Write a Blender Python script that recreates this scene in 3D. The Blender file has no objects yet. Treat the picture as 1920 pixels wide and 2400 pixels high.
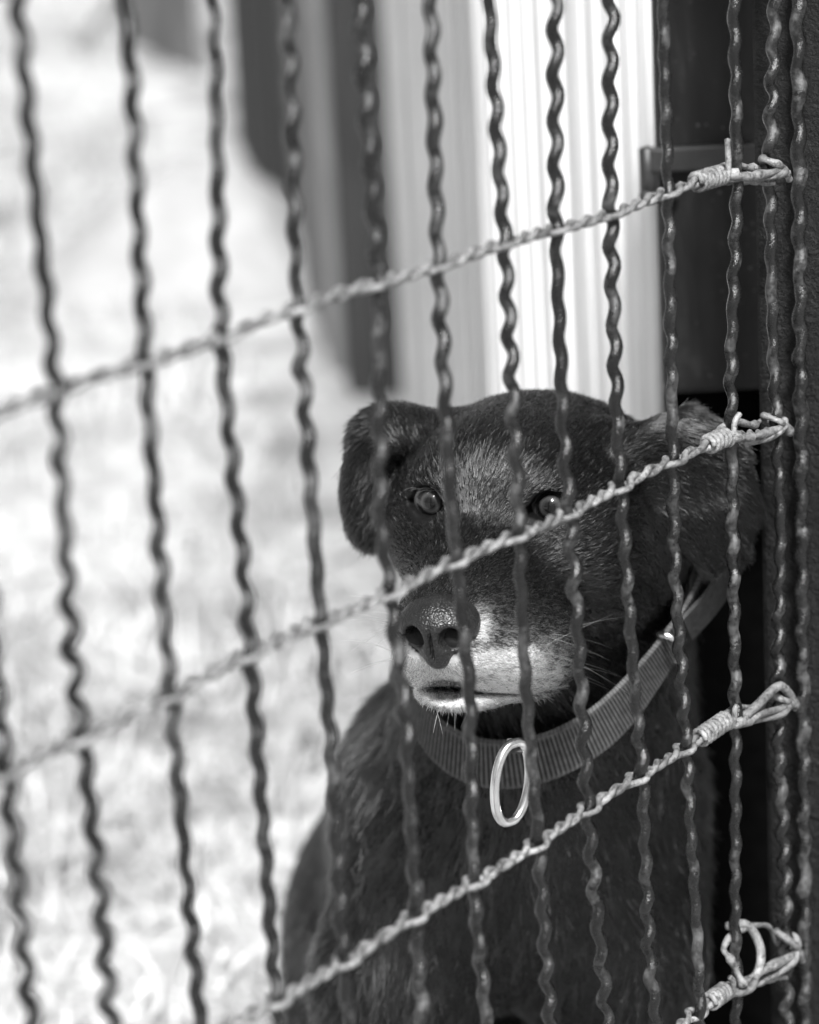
import bpy, bmesh, math, random
import numpy as np
from mathutils import Matrix, Vector

random.seed(7)
RNG = np.random.default_rng(11)
SC = bpy.context.scene
COL = SC.collection

# ------------------------------------------------------------------ camera
CAM_H = 1.05
PITCH, ROLL = math.radians(15.8), math.radians(3.07)
fw = np.array([0, math.cos(PITCH), -math.sin(PITCH)])
rt0 = np.array([1.0, 0, 0])
dn0 = np.cross(fw, rt0)
rt = rt0 * math.cos(ROLL) + dn0 * math.sin(ROLL)
dn = -rt0 * math.sin(ROLL) + dn0 * math.cos(ROLL)
cd = bpy.data.cameras.new('camera')
cam = bpy.data.objects.new('camera', cd)
COL.objects.link(cam)
mw = Matrix.Identity(4)
for i in range(3):
    mw[i][0] = rt[i]; mw[i][1] = -dn[i]; mw[i][2] = -fw[i]
mw[2][3] = CAM_H
cam.matrix_world = mw
cd.sensor_fit = 'HORIZONTAL'
cd.sensor_width = 24.0
cd.lens = 85.0
cd.clip_start = 0.05
cd.clip_end = 2000
cd.dof.use_dof = True
cd.dof.focus_distance = 1.53
cd.dof.aperture_fstop = 4.2
SC.camera = cam

# ------------------------------------------------------------------ world, sun, exposure
SUN_EL, SUN_AZ = math.radians(51), math.radians(176)   # azimuth from +Y towards +X
world = bpy.data.worlds.new('World'); SC.world = world
world.use_nodes = True
nt = world.node_tree; nt.nodes.clear()
sky = nt.nodes.new('ShaderNodeTexSky'); sky.sky_type = 'NISHITA'
sky.sun_disc = False; sky.sun_elevation = SUN_EL; sky.sun_rotation = SUN_AZ
sky.air_density = 1.0; sky.dust_density = 4.0; sky.ozone_density = 1.0
bw = nt.nodes.new('ShaderNodeRGBToBW')
bg = nt.nodes.new('ShaderNodeBackground'); bg.inputs['Strength'].default_value = 0.05
wo = nt.nodes.new('ShaderNodeOutputWorld')
nt.links.new(sky.outputs[0], bw.inputs[0]); nt.links.new(bw.outputs[0], bg.inputs[0]); nt.links.new(bg.outputs[0], wo.inputs[0])
sl = bpy.data.lights.new('sun', 'SUN'); sl.energy = 3.4; sl.angle = math.radians(9); sl.color = (1, 1, 1)
so = bpy.data.objects.new('sun', sl); COL.objects.link(so)
sdir = Vector((math.sin(SUN_AZ) * math.cos(SUN_EL), math.cos(SUN_AZ) * math.cos(SUN_EL), math.sin(SUN_EL)))
so.rotation_euler = sdir.to_track_quat('Z', 'Y').to_euler()
so.location = sdir * 20
SC.view_settings.view_transform = 'Standard'
SC.view_settings.look = 'None'
SC.view_settings.gamma = 1.0
SC.view_settings.exposure = 1.68
SC.render.engine = 'CYCLES'
SC.cycles.use_denoising = True
SC.cycles.max_bounces = 8
SC.render.film_transparent = False

# ------------------------------------------------------------------ helpers
def link(name, data, parent=None, mats=(), smooth=False):
    o = bpy.data.objects.new(name, data); COL.objects.link(o)
    if parent is not None: o.parent = parent
    for m in mats: data.materials.append(m)
    if smooth and hasattr(data, 'polygons'):
        data.polygons.foreach_set('use_smooth', [True] * len(data.polygons))
    return o

def tag(o, label=None, cat=None, group=None, kind=None):
    if label: o['label'] = label
    if cat: o['category'] = cat
    if group: o['group'] = group
    if kind: o['kind'] = kind
    return o

def empty(name, loc=(0, 0, 0)):
    o = bpy.data.objects.new(name, None); COL.objects.link(o); o.location = loc
    o.empty_display_size = 0.1
    return o

def mesh_np(name, V, F):
    V = np.asarray(V, np.float32); F = np.asarray(F, np.int32)
    me = bpy.data.meshes.new(name)
    n = F.shape[1]
    me.vertices.add(len(V)); me.vertices.foreach_set('co', V.ravel())
    me.loops.add(F.size); me.loops.foreach_set('vertex_index', F.ravel())
    me.polygons.add(len(F)); me.polygons.foreach_set('loop_start', np.arange(0, F.size, n, dtype=np.int32))
    me.polygons.foreach_set('loop_total', np.full(len(F), n, np.int32))
    me.update(); me.validate()
    return me

def norm(v):
    v = np.asarray(v, float); return v / (np.linalg.norm(v, axis=-1, keepdims=True) + 1e-12)

def tube(P, R, sides=8, caps=True):
    """verts and quads of a tube along the points P with radii R"""
    P = np.asarray(P, float); n = len(P); R = np.broadcast_to(np.asarray(R, float), (n,))
    T = norm(np.gradient(P, axis=0))
    N = np.zeros_like(P)
    ref = np.array([0, 0, 1.0]) if abs(T[0][2]) < 0.9 else np.array([1.0, 0, 0])
    N[0] = norm(np.cross(T[0], ref))
    for i in range(1, n):
        v = N[i - 1] - T[i] * (N[i - 1] @ T[i]); N[i] = norm(v)
    B = np.cross(T, N)
    a = np.linspace(0, 2 * np.pi, sides, endpoint=False)
    V = P[:, None] + R[:, None, None] * (np.cos(a)[None, :, None] * N[:, None] + np.sin(a)[None, :, None] * B[:, None])
    V = V.reshape(-1, 3)
    i = np.arange(n - 1)[:, None] * sides; j = np.arange(sides)[None]; k = (j + 1) % sides
    F = np.stack([i + j, i + k, i + sides + k, i + sides + j], -1).reshape(-1, 4)
    if caps:
        V = np.vstack([V, P[0] - T[0] * R[0] * .4, P[-1] + T[-1] * R[-1] * .4])
        c0, c1 = n * sides, n * sides + 1
        jj = np.arange(sides); kk = (jj + 1) % sides; b = (n - 1) * sides
        F = np.vstack([F, np.stack([kk, jj, np.full(sides, c0), np.full(sides, c0)], -1), np.stack([b + jj, b + kk, np.full(sides, c1), np.full(sides, c1)], -1)])
    return V, F

def quads_to_mesh(name, V, F):
    me = bpy.data.meshes.new(name)
    me.from_pydata([tuple(v) for v in V], [], [tuple(dict.fromkeys(f)) for f in F.tolist()])
    me.update()
    return me

def spline(P, n=12):
    """Catmull-Rom through P"""
    P = np.asarray(P, float)
    Q = np.vstack([2 * P[0] - P[1], P, 2 * P[-1] - P[-2]])
    out = []
    t = np.linspace(0, 1, n, endpoint=False)[:, None]
    for i in range(1, len(Q) - 2):
        a, b, c, d = Q[i - 1:i + 3]
        out.append(.5 * (2 * b + (c - a) * t + (2 * a - 5 * b + 4 * c - d) * t ** 2 + (3 * b - a - 3 * c + d) * t ** 3))
    return np.vstack(out + [P[-1:]])

def box_mesh(name, sx, sy, sz, bev=0.003, segs=2):
    """box with its base centre at the origin, bevelled"""
    bm = bmesh.new(); bmesh.ops.create_cube(bm, size=1)
    for v in bm.verts: v.co = Vector((v.co.x * sx, v.co.y * sy, (v.co.z + .5) * sz))
    if bev: bmesh.ops.bevel(bm, geom=bm.edges[:], offset=bev, segments=segs, affect='EDGES', profile=.6)
    me = bpy.data.meshes.new(name); bm.to_mesh(me); bm.free()
    return me

# ------------------------------------------------------------------ materials
class Mat:
    def __init__(s, name):
        s.m = bpy.data.materials.new(name); s.m.use_nodes = True
        s.nt = s.m.node_tree; s.nt.nodes.clear()
        s.out = s.n('OutputMaterial'); s.b = s.n('BsdfPrincipled'); s.l(s.b.outputs[0], s.out.inputs[0])
    def n(s, t, **kw):
        nd = s.nt.nodes.new('ShaderNode' + t)
        for k, v in kw.items(): setattr(nd, k, v)
        return nd
    def l(s, a, b): s.nt.links.new(a, b)
    def coord(s, kind='Object', scale=(1, 1, 1)):
        c = s.n('TexCoord'); mp = s.n('Mapping'); mp.inputs['Scale'].default_value = scale
        s.l(c.outputs[kind], mp.inputs['Vector']); return mp.outputs[0]
    def noise(s, vec, scale, detail=4, rough=.55, dist=0):
        t = s.n('TexNoise'); t.inputs['Scale'].default_value = scale; t.inputs['Detail'].default_value = detail
        t.inputs['Roughness'].default_value = rough; t.inputs['Distortion'].default_value = dist
        s.l(vec, t.inputs['Vector']); return t.outputs[0]
    def ramp(s, fac, stops):
        r = s.n('ValToRGB'); e = r.color_ramp.elements
        while len(e) < len(stops): e.new(.5)
        for el, (p, c) in zip(e, stops): el.position = p; el.color = (c, c, c, 1)
        s.l(fac, r.inputs[0]); return r.outputs[0]
    def mix(s, a, b, fac, mode='MIX'):
        m = s.n('Mix', data_type='RGBA', blend_type=mode)
        for sock, v in ((m.inputs[0], fac), (m.inputs[6], a), (m.inputs[7], b)):
            if isinstance(v, (int, float)): sock.default_value = v if sock == m.inputs[0] else (v, v, v, 1)
            else: s.l(v, sock)
        return m.outputs[2]
    def math(s, op, a, b=0.0):
        m = s.n('Math', operation=op)
        for i, v in enumerate((a, b)):
            if isinstance(v, (int, float)): m.inputs[i].default_value = v
            else: s.l(v, m.inputs[i])
        return m.outputs[0]
    def bump(s, h, strength=.3, dist=.001, prev=None):
        b = s.n('Bump'); b.inputs['Strength'].default_value = strength; b.inputs['Distance'].default_value = dist
        s.l(h, b.inputs['Height'])
        if prev is not None: s.l(prev, b.inputs['Normal'])
        s.l(b.outputs[0], s.b.inputs['Normal']); return b.outputs[0]
    def set(s, **kw):
        for k, v in kw.items():
            k = {'color': 'Base Color', 'rough': 'Roughness', 'metal': 'Metallic', 'spec': 'Specular IOR Level', 'coat': 'Coat Weight', 'coatr': 'Coat Roughness'}[k]
            if isinstance(v, (int, float)):
                s.b.inputs[k].default_value = (v, v, v, 1) if k == 'Base Color' else v
            else: s.l(v, s.b.inputs[k])
        return s

def m_wire_paint():
    s = Mat('wire_paint'); v = s.coord()
    n1 = s.noise(v, 260, 5, .6); n2 = s.noise(v, 60, 4)
    pt = s.ramp(s.noise(v, 35, 6, .7), [(.52, 0), (.62, 1)])
    s.set(color=s.mix(s.ramp(n2, [(.35, .0015), (.58, .004), (.70, .018), (.82, .10)]), s.ramp(n1, [(.35, .01), (.65, .07)]), pt), rough=s.mix(s.ramp(n1, [(.3, .13), (.7, .36)]), .55, pt), spec=.5)
    b = s.bump(n1, .55, .0012); s.bump(s.noise(v, 1100, 4, .7), .5, .0006, b)
    return s.m

def m_galv():
    s = Mat('twisted_wire_zinc'); v = s.coord()
    n1 = s.noise(v, 320, 6, .65); n2 = s.noise(v, 90, 5)
    s.set(color=s.mix(s.ramp(n2, [(.3, .07), (.55, .20), (.75, .36)]), s.ramp(n1, [(.35, .25), (.5, 1)]), 1.0, 'MULTIPLY'), rough=s.ramp(n1, [(.3, .3), (.7, .6)]), metal=.25, spec=.6)
    b = s.bump(n1, .9, .0016); s.bump(s.noise(v, 1000, 4, .7), .7, .0008, b)
    return s.m

def m_rust():
    s = Mat('rough_dark_steel'); v = s.coord()
    n1 = s.noise(v, 180, 6, .7); n2 = s.noise(v, 25, 4)
    s.set(color=s.ramp(n1, [(.4, .002), (.66, .006), (.8, .05)]), rough=s.ramp(n2, [(.3, .35), (.7, .7)]), spec=.25)
    s.bump(n1, .9, .004)
    return s.m

def m_board(name, lo, hi, rough=.8, grain=1.0):
    s = Mat(name); v = s.coord('Object', (1, 1, .06))
    oi = s.n('ObjectInfo')
    add = s.n('VectorMath', operation='ADD'); s.l(v, add.inputs[0])
    cmb = s.n('CombineXYZ'); s.l(s.math('MULTIPLY', oi.outputs['Random'], 37.0), cmb.inputs[0]); s.l(cmb.outputs[0], add.inputs[1])
    vv = add.outputs[0]
    g = s.noise(vv, 90, 5, .6, .6); big = s.noise(vv, 9, 3)
    base = s.ramp(g, [(.3, lo), (.5, (lo + hi) / 2), (.72, hi)])
    var = s.ramp(oi.outputs['Random'], [(0, .88), (1, 1.0)])
    c = s.mix(base, var, 1.0, 'MULTIPLY')
    c = s.mix(c, s.ramp(big, [(.35, .75), (.6, 1)]), .6, 'MULTIPLY')
    s.set(color=c, rough=rough, spec=.3)
    s.bump(g, .5 * grain, .002)
    return s.m

def m_dark_board():
    s = Mat('dark_stained_board'); v = s.coord('Object', (1, 1, .25)); v2 = s.coord()
    g = s.noise(v, 60, 5, .6, .5); sp = s.n('TexVoronoi', feature='F1'); sp.inputs['Scale'].default_value = 75; s.l(v2, sp.inputs['Vector'])
    sp.inputs['Scale'].default_value = 190; dn = s.mix(sp.outputs[0], s.noise(v2, 500, 4), .35)
    spk = s.ramp(dn, [(.0, 1), (.24, .6), (.30, 0)])
    msk = s.ramp(s.noise(v2, 40, 3), [(.50, 0), (.66, .8)])
    c = s.mix(s.ramp(g, [(.3, .005), (.6, .011), (.8, .03)]), .12, s.math('MULTIPLY', spk, msk))
    s.set(color=c, rough=s.ramp(g, [(.3, .5), (.7, .7)]), spec=.2)
    s.bump(g, .4, .002)
    return s.m

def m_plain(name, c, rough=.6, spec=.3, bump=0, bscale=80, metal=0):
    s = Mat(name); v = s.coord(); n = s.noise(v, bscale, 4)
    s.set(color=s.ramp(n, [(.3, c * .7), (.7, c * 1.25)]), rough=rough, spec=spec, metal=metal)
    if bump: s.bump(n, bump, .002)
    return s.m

def m_ground():
    s = Mat('dry_ground'); v = s.coord('Object')
    a = s.noise(v, 2.6, 6, .62, .8); b = s.noise(v, 17, 6, .65, .5); c = s.noise(v, 90, 4)
    base = s.mix(s.ramp(a, [(.36, .17), (.48, .33), (.62, .42)]), s.ramp(b, [(.33, .52), (.5, .95), (.7, 1)]), .85, 'MULTIPLY')
    s.set(color=base, rough=.95, spec=.15)
    h = s.mix(b, c, .35); s.bump(h, .9, .03)
    return s.m

MW = dict(paint=m_wire_paint(), galv=m_galv(), rust=m_rust(), pale=m_board('pale_weathered_board', .66, .88), grey=m_board('grey_weathered_board', .46, .72),
          dark=m_board('dark_weathered_board', .018, .045), mid=m_board('brown_stained_board', .10, .20), dboard=m_dark_board(), black=m_plain('shade_black_board', .003, .95, .0),  # inside board near black: the shade is put into its colour
          iron=m_plain('black_iron', .02, .45, .5, .3), ground=m_ground())

# ------------------------------------------------------------------ ground and dry grass
def build_ground():
    # one sheet to the horizon, finer and gently uneven near the camera
    xs = np.unique(np.concatenate([np.linspace(-600, -6, 18), np.linspace(-6, 6, 121), np.linspace(6, 600, 18)]))
    ys = np.unique(np.concatenate([np.linspace(-600, -3, 18), np.linspace(-3, 14, 171), np.linspace(14, 900, 24)]))
    X, Y = np.meshgrid(xs, ys, indexing='ij')
    Z = .012 * np.sin(X * 3.1 + 1) * np.cos(Y * 2.3) + .008 * np.sin(X * 7 + Y * 5) - .02
    Z *= np.clip((14 - np.hypot(X, Y - 4)) / 8, 0, 1)
    V = np.stack([X, Y, Z], -1).reshape(-1, 3); ny = len(ys)
    i = (np.arange(len(xs) - 1)[:, None] * ny + np.arange(ny - 1)[None]).ravel()
    F = np.stack([i, i + ny, i + ny + 1, i + 1], -1)
    o = link('ground', mesh_np('ground', V, F), None, [MW['ground']], True)
    tag(o, kind='structure')
    # dry grass blades and straw, one uncountable mass
    n = 46000
    x = RNG.uniform(-1.9, .55, n); y = 1.3 + RNG.beta(1.1, 1.6, n) * 10.5
    cl = np.sin(x * 5.3 + np.sin(y * 2.2) * 1.5) * np.cos(y * 3.4 + x) + RNG.normal(0, .5, n)
    keep = (cl > -.35) & ~((x > -.02 - .13 * (y - 3)) & (y > 1.9))
    x, y = x[keep], y[keep]; n = len(x)
    z = .012 * np.sin(x * 3.1 + 1) * np.cos(y * 2.3) + .008 * np.sin(x * 7 + y * 5) - .022
    L = RNG.uniform(.025, .085, n); az = RNG.uniform(0, 6.283, n); tilt = RNG.uniform(.15, 1.45, n); w = RNG.uniform(.0012, .0030, n)
    root = np.stack([x, y, z], -1)
    d = np.stack([np.cos(az) * np.sin(tilt), np.sin(az) * np.sin(tilt), np.cos(tilt)], -1)
    sd = np.stack([-np.sin(az), np.cos(az), np.zeros(n)], -1)
    mid = root + d * L[:, None] * .55; tip = mid + norm(d + np.array([0, 0, -.35])) * L[:, None] * .45
    V = np.stack([root - sd * w[:, None], root + sd * w[:, None], mid + sd * w[:, None], mid - sd * w[:, None], tip], 1).reshape(-1, 3)
    k = np.arange(n)[:, None] * 5
    F = np.vstack([k + np.array([[0, 1, 2]]), k + np.array([[0, 2, 3]]), k + np.array([[3, 2, 4]])])
    s = Mat('dry_grass_blade'); v = s.coord('Object')
    g = s.n('NewGeometry')
    s.set(color=s.mix(s.ramp(s.noise(v, 3.0, 4), [(.35, .23), (.6, .45)]), s.ramp(g.outputs['Random Per Island'], [(0, .62), (.5, .95), (1, 1)]), .9, 'MULTIPLY'), rough=.7, spec=.25)
    o = link('dry_grass', mesh_np('dry_grass', V, F), None, [s.m])
    tag(o, 'pale dry grass and straw covering the yard', 'grass', kind='stuff')
build_ground()

# ------------------------------------------------------------------ board wall and posts behind
def ground_z(x, y):
    return .012 * math.sin(x * 3.1 + 1) * math.cos(y * 2.3) + .008 * math.sin(x * 7 + y * 5) - .02

def board_run(root, p0, p1, width, thick, height, mat, name='board', jitter=.004, gap=.004):
    p0, p1 = np.array(p0), np.array(p1); d = p1 - p0; Ltot = np.linalg.norm(d); d /= Ltot
    n = int(round(Ltot / width)); w = Ltot / n; ang = math.atan2(d[1], d[0]); nrm = np.array([-d[1], d[0]])
    me = box_mesh(name, w - gap, thick, height, .003, 1); me.materials.append(mat)
    for i in range(n):
        c = p0 + d * (i + .5) * w + nrm * random.uniform(-jitter, jitter)
        o = bpy.data.objects.new(name, me); COL.objects.link(o); o.parent = root
        o.location = (c[0], c[1], random.uniform(-.05, -.02)); o.rotation_euler = (random.uniform(-.004, .004), 0, ang)

wall = empty('board_wall', (.19, 1.97, 0))
wall.matrix_world = Matrix.Identity(4)
board_run(wall, (.186, 1.955), (.083, 2.25), .026, .022, 1.9, MW['pale'], jitter=.0015, gap=.002)
board_run(wall, (.083, 2.255), (.014, 4.28), .060, .022, 1.9, MW['grey'])
for zz in (.35, 1.45):
    me = box_mesh('rail', 2.0, .04, .09, .004, 1); me.materials.append(MW['grey'])
    o = link('rail', me, wall); o.location = (.0485 + .036, 3.26, zz); o.rotation_euler = (0, 0, math.atan2(2.025, -.069))
tag(wall, 'pale weathered wall of narrow upright boards behind the dog', 'wall')

def post(name, x, y, sx, sy, h, mat, label, cat='post', rz=0):
    me = box_mesh(name, sx, sy, h, .006, 2); me.materials.append(mat)
    o = link(name, me); o.location = (x, y, ground_z(x, y) - .03); o.rotation_euler = (0, 0, rz)
    tag(o, label, cat); return o
post('wooden_post', -.035, 4.55, .105, .105, 2.0, MW['dark'], 'dark upright post at the far end of the pale board wall', rz=.1)

ff = empty('stained_board_fence')
board_run(ff, (-.105, 4.66), (-.175, 5.55), .11, .025, 1.7, MW['mid'])
board_run(ff, (-.175, 5.55), (-.37, 7.25), .12, .025, 1.7, MW['dark'])
tag(ff, 'dark stained board fence running away beyond the dark post', 'fence')
f2 = empty('low_board_fence')
board_run(f2, (-.53, 8.6), (-.84, 9.6), .14, .025, 1.4, MW['mid'])
tag(f2, 'brown board fence farthest away at the end of the yard', 'fence')
def heap():
    n, m = 48, 22; V = [(0, 0, .225)]; rs = np.random.default_rng(5)
    for i in range(1, m):
        r = .62 * i / (m - 1)
        for k in range(n):
            a = 2 * math.pi * k / n
            rr = r * (1 + .10 * math.sin(2 * a + 1) + .05 * math.sin(5 * a))
            h = .225 * math.exp(-(r / .25) ** 2) + .010 * math.sin(9 * r * 3 + 3 * a) * math.exp(-(r / .3) ** 2) - .035 * (r / .62) ** 2
            V.append((rr * math.cos(a), rr * math.sin(a), h + rs.normal(0, .002)))
    F = [(0, 1 + k, 1 + (k + 1) % n) for k in range(n)]
    for i in range(m - 2):
        for k in range(n):
            a, b = 1 + i * n + k, 1 + i * n + (k + 1) % n; F.append((a, a + n, b + n, b))
    me = bpy.data.meshes.new('sand_heap'); me.from_pydata(V, [], F); me.update()
    s = Mat('pale_sand'); v = s.coord(); g = s.noise(v, 14, 5, .6)
    s.set(color=s.ramp(g, [(.3, .19), (.7, .27)]), rough=.95, spec=.1); s.bump(g, .6, .02)
    o = link('sand_heap', me, None, [s.m], True); o.location = (-.38, 5.55, ground_z(-.38, 5.55))
    tag(o, 'pale rounded heap of sand against the dark stained fence', 'heap')
heap()
def pole():
    P = np.linspace((-.98, 9.3, .0), (-.50, 8.42, .62), 8)
    V, F = tube(P, np.linspace(.03, .022, 8), 8)
    o = link('leaning_pole', quads_to_mesh('leaning_pole', V, F), None, [MW['grey']], True)
    tag(o, 'grey pole leaning against the farthest brown fence', 'pole')
pole()

# ------------------------------------------------------------------ dark front board, with a black kennel box added to supply shade below
def kennel():
    k = empty('added_kennel')  # box behind the board is added so the part below goes black
    def b(name, x0, x1, y0, y1, z0, z1, mat, bev=.004):
        me = box_mesh(name, x1 - x0, y1 - y0, z1 - z0, bev, 2); me.materials.append(mat)
        o = link(name, me, k); o.location = ((x0 + x1) / 2, (y0 + y1) / 2, z0); return o
    fb = b('front_board', .1645, .345, 1.775, 1.800, .615, .93, MW['dboard'])
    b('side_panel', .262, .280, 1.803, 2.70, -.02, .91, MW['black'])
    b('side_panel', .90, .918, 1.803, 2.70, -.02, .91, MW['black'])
    b('shade_panel', .1775, .259, 1.905, 1.93, -.02, .61, MW['black'])  # black panel added beside the neck, in place of shade
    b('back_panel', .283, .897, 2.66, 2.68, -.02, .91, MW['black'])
    b('front_board', .348, .915, 1.775, 1.800, .615, .93, MW['dboard'])
    b('front_panel', .60, .915, 1.776, 1.799, -.02, .612, MW['dboard'])
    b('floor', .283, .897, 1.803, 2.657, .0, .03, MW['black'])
    rf = b('roof', .20, .96, 1.72, 2.76, .933, .958, MW['dboard'])
    # iron strap hinge wrapped round the board's edge
    P = []
    strap = empty('strap_hinge'); strap.parent = k
    def sb(name, x0, x1, y0, y1, z0, z1):
        me = box_mesh(name, x1 - x0, y1 - y0, z1 - z0, .0015, 2); me.materials.append(MW['iron'])
        o = link(name, me, strap); o.location = ((x0 + x1) / 2, (y0 + y1) / 2, z0)
    sb('strap_plate', .1585, .225, 1.7665, 1.7735, .7575, .7725)
    V, F = tube([(.1575, 1.772, .742), (.1575, 1.772, .752), (.1575, 1.772, .772)], .0052, 12)
    link('hinge_knuckle', quads_to_mesh('hinge_knuckle', V, F), strap, [MW['iron']], True)
    V, F = tube([(.153, 1.770, .744), (.160, 1.770, .742), (.175, 1.769, .7445)], .0042, 10)
    link('hinge_pin', quads_to_mesh('hinge_pin', V, F), strap, [MW['iron']], True)
    tag(k, 'dark front board with iron strap over an added black opening that stands for shade', 'kennel')
kennel()

# ------------------------------------------------------------------ wire fence
FA = math.radians(36.3)
FD = np.array([math.sin(FA), math.cos(FA), 0]); FN = np.array([math.cos(FA), -math.sin(FA), 0])   # along, towards camera side
FP = np.array([0, 1.2482, 0.0])
def fp(s, n, z): return FP + FD * s + FN * n + np.array([0, 0, z])
FK = .94
# wire positions along the fence (metres), measured at three heights
WS = {0: (-.284, -.284, -.284), 1: (-.239, -.239, -.236), 2: (-.1759, -.1805, -.1761), 3: (-.1207, -.1275, -.1199), 4: (-.0708, -.0742, -.0677), 5: (-.0172, -.0169, -.0128),
      6: (.0399, .036, .0419), 7: (.0887, .0884, .0981), 8: (.1424, .1389, .1504), 9: (.1959, .190, .2005), 10: (.2518, .2475, .2497), 11: (.3178, .313, .3056), 12: (.3672, .3593, .3591)}
for i in range(1, 7): WS[-i] = (-.284 - .053 * i,) * 3
ROWZ = [.8028, .6642, .5059, .3500]
ALLROWS = [1.10, .955] + ROWZ + [.19]
WR = .00305
def wire_s(i, z):
    a, b, c = [v * FK for v in WS[i]]
    t = (z - .74) / .22     # rough heights .92, .72, .50 of the three measurements
    q = np.polyfit([.91, .71, .47], [a, b, c], 2) if i >= 0 else (0, 0, b)
    zz = np.clip(z, .3, 1.0)
    return np.polyval(q, zz)

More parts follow.
